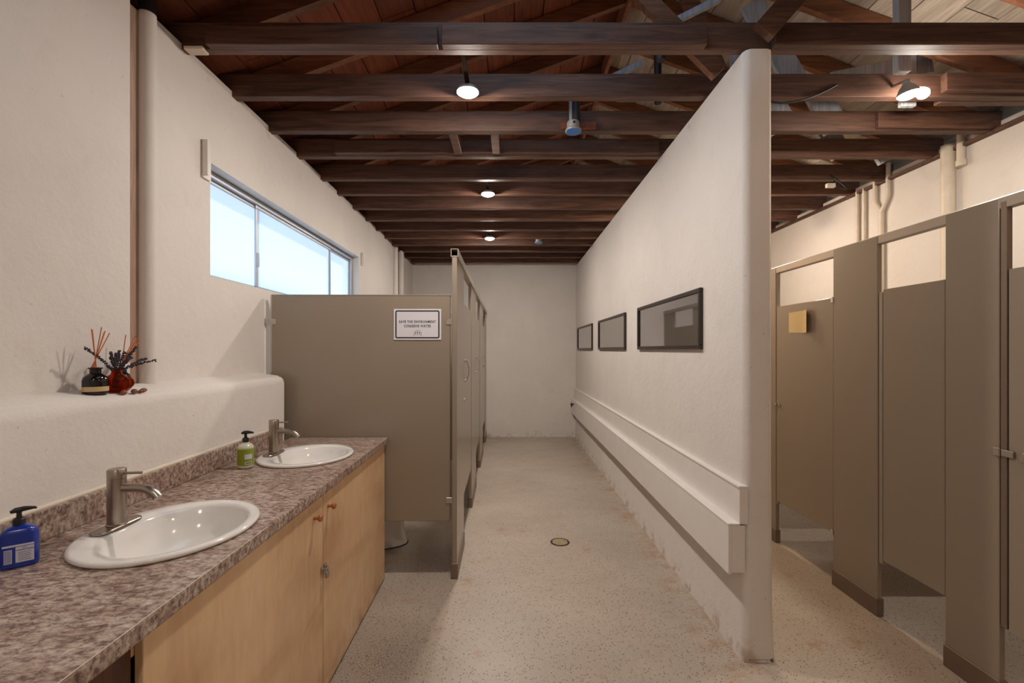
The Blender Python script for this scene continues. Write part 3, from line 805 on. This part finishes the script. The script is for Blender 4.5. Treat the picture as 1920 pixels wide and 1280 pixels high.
def sprig(base, tip, sag, seed):
    r = random.Random(seed); p0, p2 = Vector(base), Vector(tip); p1 = (p0 + p2) / 2 + Vector((0, 0, sag))
    pts = bezier(p0, p1, p2, 16)
    b = tube(pts, .0010, 5)
    for i in range(5, 17):
        for q in range(3):
            a = r.uniform(0, 6.28); d = (pts[min(i, 16)] - pts[i - 1]).normalized()
            u = d.orthogonal().normalized(); v = d.cross(u)
            o_ = pts[i] + (u * math.cos(a) + v * math.sin(a)) * .0034
            s = bmesh.new(); bmesh.ops.create_icosphere(s, subdivisions=1, radius=.0031)
            s.transform(Matrix.Translation(o_) @ Matrix.Scale(r.uniform(.8, 1.25), 4)); join(b, s)
    return b
bb = (b2[0], b2[1], z2 + .07)
ORD = ['first', 'second', 'third', 'fourth', 'fifth', 'sixth', 'seventh', 'eighth', 'ninth', 'tenth', 'eleventh', 'twelfth', 'thirteenth', 'fourteenth', 'fifteenth']
tips = [(-.01, -.12, .165), (.01, -.04, .135), (.0, .012, .155), (.015, .05, .13), (.0, .09, .17), (.005, -.05, .10), (.02, -.028, .145), (-.02, -.005, .15), (.02, .03, .125), (.01, .075, .165), (-.015, .055, .15), (.03, .10, .125), (.02, .165, .115), (.015, -.03, .115)]
tips.sort(key=lambda q: q[1])
for i, (dx, dy, dz) in enumerate(tips):
    obj('lavender_sprig', sprig((bb[0] + dx * .05, bb[1] + dy * .05, bb[2]), (b2[0] + dx, b2[1] + dy, z2 + dz), .02 if dy > .1 or dy < -.1 else .012, i), 'lavender',
        label='dried dark lavender sprig in the red vase, ' + ORD[i] + ' from the left', cat='flower', group='lavender sprigs in the red vase')
for i, (x, y, s) in enumerate(((-1.452, 1.694, .011), (-1.447, 1.738, .011), (-1.447, 1.768, .008), (-1.455, 1.787, .010), (-1.468, 1.810, .010))):
    b = bmesh.new(); bmesh.ops.create_icosphere(b, subdivisions=2, radius=s)
    b.transform(Matrix.Translation((x, y, ledge_z(x) + s * .78 - .004)) @ Matrix.Diagonal((1.0, 1.15, .85, 1)))
    for v in b.verts: v.co += Vector((random.uniform(-1, 1), random.uniform(-1, 1), random.uniform(-1, 1))) * .0006
    obj('nut', b, 'nut', smooth='all', label='small brown nut on the ledge before the bottles, ' + ORD[i] + ' from the left', cat='nut', group='nuts on the ledge')

# ================================================================ left-hand stalls
SX = -.346                                          # aisle face of the doors
SY0 = 2.937
row = thing('toilet_stall_row', (SX, SY0, 0), 'taupe metal toilet stalls along the window wall, beside the basins', 'toilet stalls')
ZT = 2.092
PIL = [(SY0, 3.445), (4.262, 4.905), (5.722, 6.48), (7.27, YE - .012)]
DOOR = [(3.449, 4.258), (4.909, 5.718), (6.484, 7.266)]
def pilaster(y0, y1, x0, x1, parent, zt=ZT, shoe=True, out=-1):
    p = obj('pilaster', box(x0, x1, y0, y1, .03, zt, .003, 1), 'taupe', parent)
    if shoe: obj('shoe', box(x0 - .006, x1 + .006, y0 - .006, y1 + .006, 0, .10, .003, 1), 'shoe', p)
    return p
for y0, y1 in PIL:
    pilaster(y0, y1, SX - .032, SX, row)
# head rail: hollow extrusion
rb = bmesh.new(); rx0, rx1, rz0, rz1 = SX - .040, SX + .008, 2.085, 2.136
for a in ((rx0, rx1, rz1 - .004, rz1), (rx0, rx1, rz0, rz0 + .004), (rx0, rx0 + .004, rz0 + .004, rz1 - .004), (rx1 - .004, rx1, rz0 + .004, rz1 - .004)):
    box(a[0], a[1], SY0 - .002, YE - .01, a[2], a[3], bm=rb)
obj('head_rail', rb, 'taupe_rail', row)
for y0, y1 in DOOR:
    d = obj('door', box(SX - .029, SX - .004, y0, y1, .372, 1.838, .003, 1), 'taupe', row)
    hy = y0 + .17
    hz = 1.316
    pts = [(SX - .004, hy, hz - .078), (SX + .006, hy, hz - .078)] + [(SX + .008 + .019 * math.sin(math.pi * k / 10), hy, hz - .078 + .156 * k / 10) for k in range(11)] + [(SX - .004, hy, hz + .078)]
    obj('pull_handle', tube(pts, .0042, 10), 'chrome', d, smooth=50)
    for s in (-1, 1):
        b = lathe([(0, 0), (.012, 0), (.012, .004), (.006, .007), (0, .007)], 0, 0, 0, 16); b.transform(Matrix.Translation((SX - .004, hy, hz + s * .079)) @ Matrix.Rotation(math.radians(90), 4, 'Y'))
        obj('handle_mount', b, 'chrome', d, smooth=40)
    b = lathe([(0, 0), (.011, 0), (.010, .004), (0, .005)], 0, 0, 0, 16); b.transform(Matrix.Translation((SX - .004, y0 + .07, 1.095)) @ Matrix.Rotation(math.radians(90), 4, 'Y'))
    obj('latch_plate', b, 'steel_worn', d, smooth=40)
def bracket(x0, x1, y, z, parent):
    b = box(x0, x1, y - .016, y + .016, z - .02, z + .02, .003, 1)
    obj('wall_bracket', b, 'chrome', parent)
# end panel and the panels between the stalls
for k, y in enumerate((2.957, 4.59, 6.10)):
    p = obj('side_panel', box(XL + .042, SX - .046, y, y + .025, .366, 1.837, .004, 1), 'taupe', row)
    obj('panel_edge', box(XL + .036, XL + .046, y - .001, y + .026, .37, 1.833, .001, 1), 'chrome', p)
    obj('top_trim', box(XL + .04, SX - .044, y - .0015, y + .0265, 1.834, 1.840, .001, 1), 'taupe_rail', p)
    for z in (1.665, .50):
        bracket(XL, XL + .075, y + .0125, z, p)
        bracket(SX - .075, SX - .030, y + .0125, z, p)
# floor-standing toilet in each stall
def toilet(y, label):
    t = thing('toilet', (-1.15, y, 0), label, 'toilet', 'white toilets in the left-hand stalls')
    N = 32
    def ov(cx, ax, ay, z): return [(cx + ax * math.cos(2 * math.pi * i / N) * (1 if math.cos(2 * math.pi * i / N) > 0 else .8), y + ay * math.sin(2 * math.pi * i / N), z) for i in range(N)]
    obj('pedestal', loft([ov(-1.10, .315, .150, 0), ov(-1.10, .315, .150, .012), ov(-1.10, .300, .138, .06), ov(-1.10, .285, .128, .15), ov(-1.09, .30, .145, .25), ov(-1.08, .33, .175, .34), ov(-1.08, .345, .185, .385), ov(-1.08, .335, .178, .395)]), 'porcelain', t, smooth=50)
    obj('seat', loft([ov(-1.08, .345, .187, .396), ov(-1.08, .35, .19, .405), ov(-1.08, .345, .187, .418), ov(-1.08, .30, .15, .424)]), 'porcelain', t, smooth=50)
    obj('tank', box(-1.575, -1.36, y - .21, y + .21, .40, .72, .02, 3), 'porcelain', t, smooth=40)
    obj('tank_lid', box(-1.58, -1.35, y - .218, y + .218, .72, .755, .01, 2), 'porcelain', t, smooth=40)
    obj('base_seam', loft([ov(-1.10, .321, .156, .0), ov(-1.10, .321, .156, .006)]), 'rubber', t)
toilet(3.50, 'white toilet showing under the near end panel of the left-hand stalls')
toilet(5.28, 'white toilet inside the middle left-hand stall')
toilet(6.98, 'white toilet inside the farthest left-hand stall')
# sign on the end panel
sy = 2.9565
t = thing('notice_sign', (-.60, sy, 1.546), 'white notice about conserving water on the near stall panel', 'sign')
obj('board', box(-.759, -.450, sy - .003, sy, 1.546, 1.747, .001, 1), 'sign_white', t)
def border(x0, x1, z0, z1, r, wd, y):
    b = bmesh.new(); P = []
    for cx, cz, a0 in ((x1 - r, z1 - r, 0), (x0 + r, z1 - r, 90), (x0 + r, z0 + r, 180), (x1 - r, z0 + r, 270)):
        for k in range(7):
            a = math.radians(a0 + 15 * k); P.append((cx, cz, math.cos(a), math.sin(a)))
    o_ = [b.verts.new((cx + r * c, y, cz + r * s)) for cx, cz, c, s in P]; i_ = [b.verts.new((cx + (r - wd) * c, y, cz + (r - wd) * s)) for cx, cz, c, s in P]
    n_ = len(P)
    for k in range(n_): b.faces.new((o_[k], o_[(k + 1) % n_], i_[(k + 1) % n_], i_[k]))
    return b
obj('border', border(-.748, -.461, 1.556, 1.738, .012, .0085, sy - .0034), 'print_dark', t)
MT = lambda x, z: Matrix.Translation((x, sy - .0034, z)) @ Matrix.Rotation(math.radians(90), 4, 'X')
text_mesh('SAVE THE ENVIRONMENT', .0235, 'print_dark', t, MT(-.6045, 1.6635), spacing=1.22, xs=.74, bold=.0004)
text_mesh('CONSERVE WATER', .0235, 'print_dark', t, MT(-.6045, 1.6355), spacing=1.22, xs=.74, bold=.0004)
# small round tree emblem below the words
em = bmesh.new()
cx, cz = -.604, 1.588
def stroke(x, z, w_, h_): box(cx + x - w_ / 2, cx + x + w_ / 2, sy - .0036, sy - .0032, cz + z - h_ / 2, cz + z + h_ / 2, bm=em)
for x, h_ in ((0, .026), (-.012, .016), (.012, .016)):
    stroke(x, .0, .0026, h_); stroke(x, h_ / 2 - .004, .007, .005)
for k in range(9):
    a = math.radians(20 + 140 * k / 8); stroke(.024 * math.cos(a), .020 * math.sin(a) + .0, .004, .0024)
for s in (-1, 1): stroke(s * .024, -.004, .0022, .014); stroke(s * .020, -.013, .008, .002)
obj('emblem', em, 'print_dark', t)
XF = ID

# ================================================================ mirrors on the partition wall
for k, (y0, y1, s) in enumerate(((2.628, 3.926, 'nearest to the viewer'), (4.364, 5.687, 'between the other two'), (6.13, 7.45, 'nearest to the end wall'))):
    x = PX0 - .001
    t = thing('wall_mirror', (x, (y0 + y1) / 2, 1.485), 'long dark-framed mirror on the partition wall, ' + s, 'mirror', 'framed mirrors on the partition wall')
    z0, z1 = 1.484, 1.842; w_ = .026
    b = bmesh.new()
    box(x - .022, x, y0, y1, z0, z0 + w_, .003, 1, bm=b); box(x - .022, x, y0, y1, z1 - w_, z1, .003, 1, bm=b)
    box(x - .022, x, y0, y0 + w_, z0 + w_, z1 - w_, .003, 1, bm=b); box(x - .022, x, y1 - w_, y1, z0 + w_, z1 - w_, .003, 1, bm=b)
    obj('frame', b, 'dark_frame', t)
    obj('glass', box(x - .010, x - .004, y0 + w_ - .004, y1 - w_ + .004, z0 + w_ - .004, z1 - w_ + .004), 'mirror', t)

# tap at the far end of the boxed ledge
t = thing('hose_tap', (1.02, 7.40, .60), 'small dark tap at the far end of the boxed ledge', 'tap')
obj('spindle', tube([(1.034, 7.40, .60), (.985, 7.40, .60)], .010, 12), 'cast_iron', t, smooth=50)
obj('handle', tube([(.988, 7.36, .625), (.988, 7.44, .575)], .008, 10), 'cast_iron', t, smooth=50)
obj('nozzle', tube([(1.01, 7.40, .60), (1.0, 7.40, .57), (.99, 7.40, .552)], .009, 10), 'cast_iron', t, smooth=50)

# floor drain
t = thing('floor_drain', (.382, 3.505, 0), 'round brass floor drain in the middle of the aisle', 'drain')
obj('bowl', lathe([(0, .0006), (.066, .0006), (.072, .0012), (.072, .0001), (0, .0001)], .382, 3.505, 0, 32), 'drain_dark', t, smooth=40)
g = bmesh.new()
for k in range(-5, 6):
    x = k * .0105; L = math.sqrt(max(.0, .060 ** 2 - x * x))
    box(.382 + x - .0032, .382 + x + .0032, 3.505 - L, 3.505 + L, .0012, .004, bm=g)
obj('grate', g, 'brass', t)
obj('rim', lathe([(.060, .0012), (.062, .0045), (.071, .0045), (.074, .0012)], .382, 3.505, 0, 32), 'drain_dark', t, smooth=40)

# ================================================================ right-hand stalls
RXF = 2.040
row = thing('toilet_stall_row', (RXF, 2.5, 0), 'taupe metal toilet stalls beyond the partition wall on the right', 'toilet stalls')
PR = [(.62, .86), (1.47, 1.50), (1.90, 2.135), (2.53, 2.876), (3.497, 3.75), (4.38, 4.75), (5.38, 5.75), (6.38, 6.75), (7.38, YE - .01)]
PR[1] = (1.20, 1.24)
ZR = 2.115
for y0, y1 in PR[2:]:
    pilaster(y0, y1, RXF, RXF + .028, row, ZR)
pilaster(.80, 1.24, RXF, RXF + .028, row, ZR)
DR = [(1.245, 1.868), (2.14, 2.497), (2.88, 3.492), (3.755, 4.375), (4.755, 5.375), (5.755, 6.375), (6.755, 7.375)]
obj('head_rail', box(RXF + .003, RXF + .040, .80, YE - .01, 2.068, ZR + .003, .003, 1), 'taupe_rail', row)
doors = []
for y0, y1 in DR:
    doors.append(obj('door', box(RXF + .004, RXF + .028, y0, y1, .322, 1.812, .003, 1), 'taupe', row))
# vertical stops on the pilaster edges
for (y, z1) in ((2.515, 1.80), (3.500, ZR)):
    obj('stop_strip', box(RXF + .006, RXF + .030, y - .012, y + .012, .30, z1, .002, 1), 'taupe_rail', row)
obj('stop_strip', box(RXF + .002, RXF + .028, 1.872, 1.896, .33, ZR - .02, .002, 1), 'shoe', row)
for y in (2.0, 2.70, 3.62, 4.56, 5.56, 6.56):
    obj('side_panel', box(RXF + .05, XR - .03, y, y + .025, .33, 1.80, .003, 1), 'taupe', row)
def latch(y, z, d, parent):
    b = box(RXF - .010, RXF, y + .004, y + .032, z - .018, z + .018, .003, 1); obj('latch_keeper', b, 'chrome', parent)
    b = box(RXF - .008, RXF + .004, y - .045, y + .002, z - .015, z + .015, .005, 2); obj('slide_bolt', b, 'chrome', parent)
    b = lathe([(0, 0), (.020, 0), (.022, .006), (.016, .014), (0, .016)], 0, 0, 0, 20); b.transform(Matrix.Translation((RXF + .004, y - .085, z - .006)) @ Matrix.Rotation(math.radians(-90), 4, 'Y'))
    obj('latch_knob', b, 'chrome', parent, smooth=40)
latch(1.885, 1.055, 0, doors[0])
for yy in (3.50, 3.455):
    b = lathe([(0, 0), (.014, 0), (.014, .008), (0, .012)], 0, 0, 0, 16); b.transform(Matrix.Translation((RXF + .004, yy, 1.065)) @ Matrix.Rotation(math.radians(-90), 4, 'Y'))
    obj('latch_knob', b, 'chrome', doors[2], smooth=40)
for z in (1.80, .33):
    obj('hinge', box(RXF - .006, RXF + .004, 2.872, 2.892, z - .02, z + .014, .002, 1), 'chrome', doors[2])
# curled note on the far door
rings = []
for i in range(13):
    u = i / 12; y = 3.335 - .245 * u; xo = .0025 + .032 * max(0, (u - .55) / .45) ** 2
    x = RXF + .004 - xo; z0 = 1.597 + .010 * (1 - u) + .012 * max(0, u - .7); z1 = 1.752 + .004 * u
    rings.append([(x, y, z0), (x, y, z1), (x + .0012, y + .0004, z1), (x + .0012, y + .0004, z0)])
b = loft(rings)
obj('paper_note', b, 'yellow_note', smooth=35, label='curled yellow paper note stuck on the farthest visible stall door', cat='note')

# ================================================================ pipes and wires on the right-hand wall
xw = XR - .023
t = thing('twin_conduit', (xw, 4.14, 1.0), 'pair of thin cream conduits running straight down the right-hand wall', 'conduit')
for y in (4.167, 4.085): pipe_v('conduit', xw, y, 0, 2.93, .014, 'paint', '', parent=t)
t = thing('wye_pipe', (xw, 3.894, 1.0), 'cream Y-shaped pipe joining two branches on the right-hand wall', 'pipe')
pipe_v('stem', xw, 3.894, 0, 2.66, .020, 'paint', '', parent=t)
for y, yk in ((3.962, 2.79), (3.826, 2.80)):
    obj('branch', tube([(xw, 3.894, 2.63), (xw, 3.90 if y > 3.89 else 3.888, 2.67), (xw, y, yk - .03), (xw, y, yk), (xw, y, 3.05)], .017, 14), 'paint', t, smooth=60)
t = thing('soil_stack', (xw, 3.29, 1.0), 'thick cream soil stack on the right-hand wall beside a capped stub', 'pipe')
pipe_v('pipe', XR - .03, 3.295, 0, 2.96, .042, 'paint', '', parent=t, n=28)
pipe_v('stub', XR - .025, 3.205, 2.78, 3.0, .024, 'paint', '', parent=t)
obj('stub_cap', lathe([(0, 0), (.028, 0), (.03, .006), (.03, .04), (0, .04)], XR - .025, 3.205, 2.775, 20), 'paint', t, smooth=40)
def cable(pts, r, mat, label, cat='cable'): return obj('cable', tube(pts, r, 8), mat, smooth=60, label=label, cat=cat)
cable(bezier((1.26, 2.56, 2.99), (1.48, 2.56, 2.76), (1.86, 2.59, 2.99), 16), .006, 'wire_black', 'black cable sagging below the joists beside the partition wall')
cable(bezier((2.70, 3.855, 2.97), (2.86, 3.70, 2.72), (2.66, 3.745, 2.845), 14), .006, 'wire_black', 'thin black wire looping down over the far right-hand stalls')
t = thing('junction_box', (2.62, 3.74, 2.85), 'small cream wire connector hanging by the looped black wire', 'connector')
obj('shell', box(2.60, 2.67, 3.73, 3.76, 2.815, 2.85, .006, 2), 'paint', t)
obj('gland', tube([(2.655, 3.745, 2.845), (2.67, 3.74, 2.87)], .010, 10), 'wire_black', t)

# ================================================================ occupancy sensors on the ceiling
def sensor(x, y, z, s, label):
    t = thing('motion_sensor', (x, y, z), label, 'sensor', 'blue-lensed motion sensors under the joists')
    rot = Matrix.Translation((x, y, z)) @ Matrix.Rotation(math.radians(-3), 4, 'X')
    b = lathe([(0, 0), (.050 * s, 0), (.052 * s, .006), (.048 * s, .014), (.040 * s, .020), (.040 * s, .060 * s + .0), (.036 * s, .064 * s), (0, .064 * s)], 0, 0, 0, 28); b.transform(rot)
    obj('housing', b, 'grey_enamel', t, smooth=40)
    b = lathe([(0, -.003), (.045 * s, -.002), (.047 * s, .001), (0, .001)], 0, 0, 0, 28); b.transform(rot)
    obj('lens', b, 'sensor_blue', t, smooth=40)
    b = lathe([(0, 0), (.008, 0), (.008, .004), (0, .004)], 0, 0, 0, 12); b.transform(rot @ Matrix.Translation((0, -.040 * s, .042 * s)) @ Matrix.Rotation(math.radians(90), 4, 'X'))
    obj('knockout', b, 'rubber', t)
    obj('conduit', tube([(x - .012, y + .006, z + .055), (x - .014, y + .02, z + .26)], .013, 12), 'grey_enamel', t, smooth=60)
    obj('junction_can', tube([(x + .018, y, z + .06), (x + .018, y + .01, z + .20)], .026, 14), 'cast_iron', t, smooth=60)
sensor(.405, 2.93, 2.885, 1.0, 'grey motion sensor with a blue lens hanging below the near joists')
sensor(.37, 5.98, 2.885, 1.0, 'grey motion sensor with a blue lens under the far joists')
obj('nailer', box(.33, .56, 2.968, 2.993, CZ + .006, CZ + .05, .003, 1), 'plank_red', ceil)

# eave added outside the window; its blue puts a dark band atop the panes
XF = LEFT
obj('added_eave_soffit', box(-2.35, XL - .17, YB, YE, 2.78, 2.82), 'eave_blue', label='added blue-grey eave soffit outside the high window', kind='structure')
obj('added_eave_fascia', box(-2.39, -2.35, YB, YE, 2.69, 2.95), 'eave_blue', label='added blue-grey eave fascia board outside the high window', kind='structure')
XF = ID
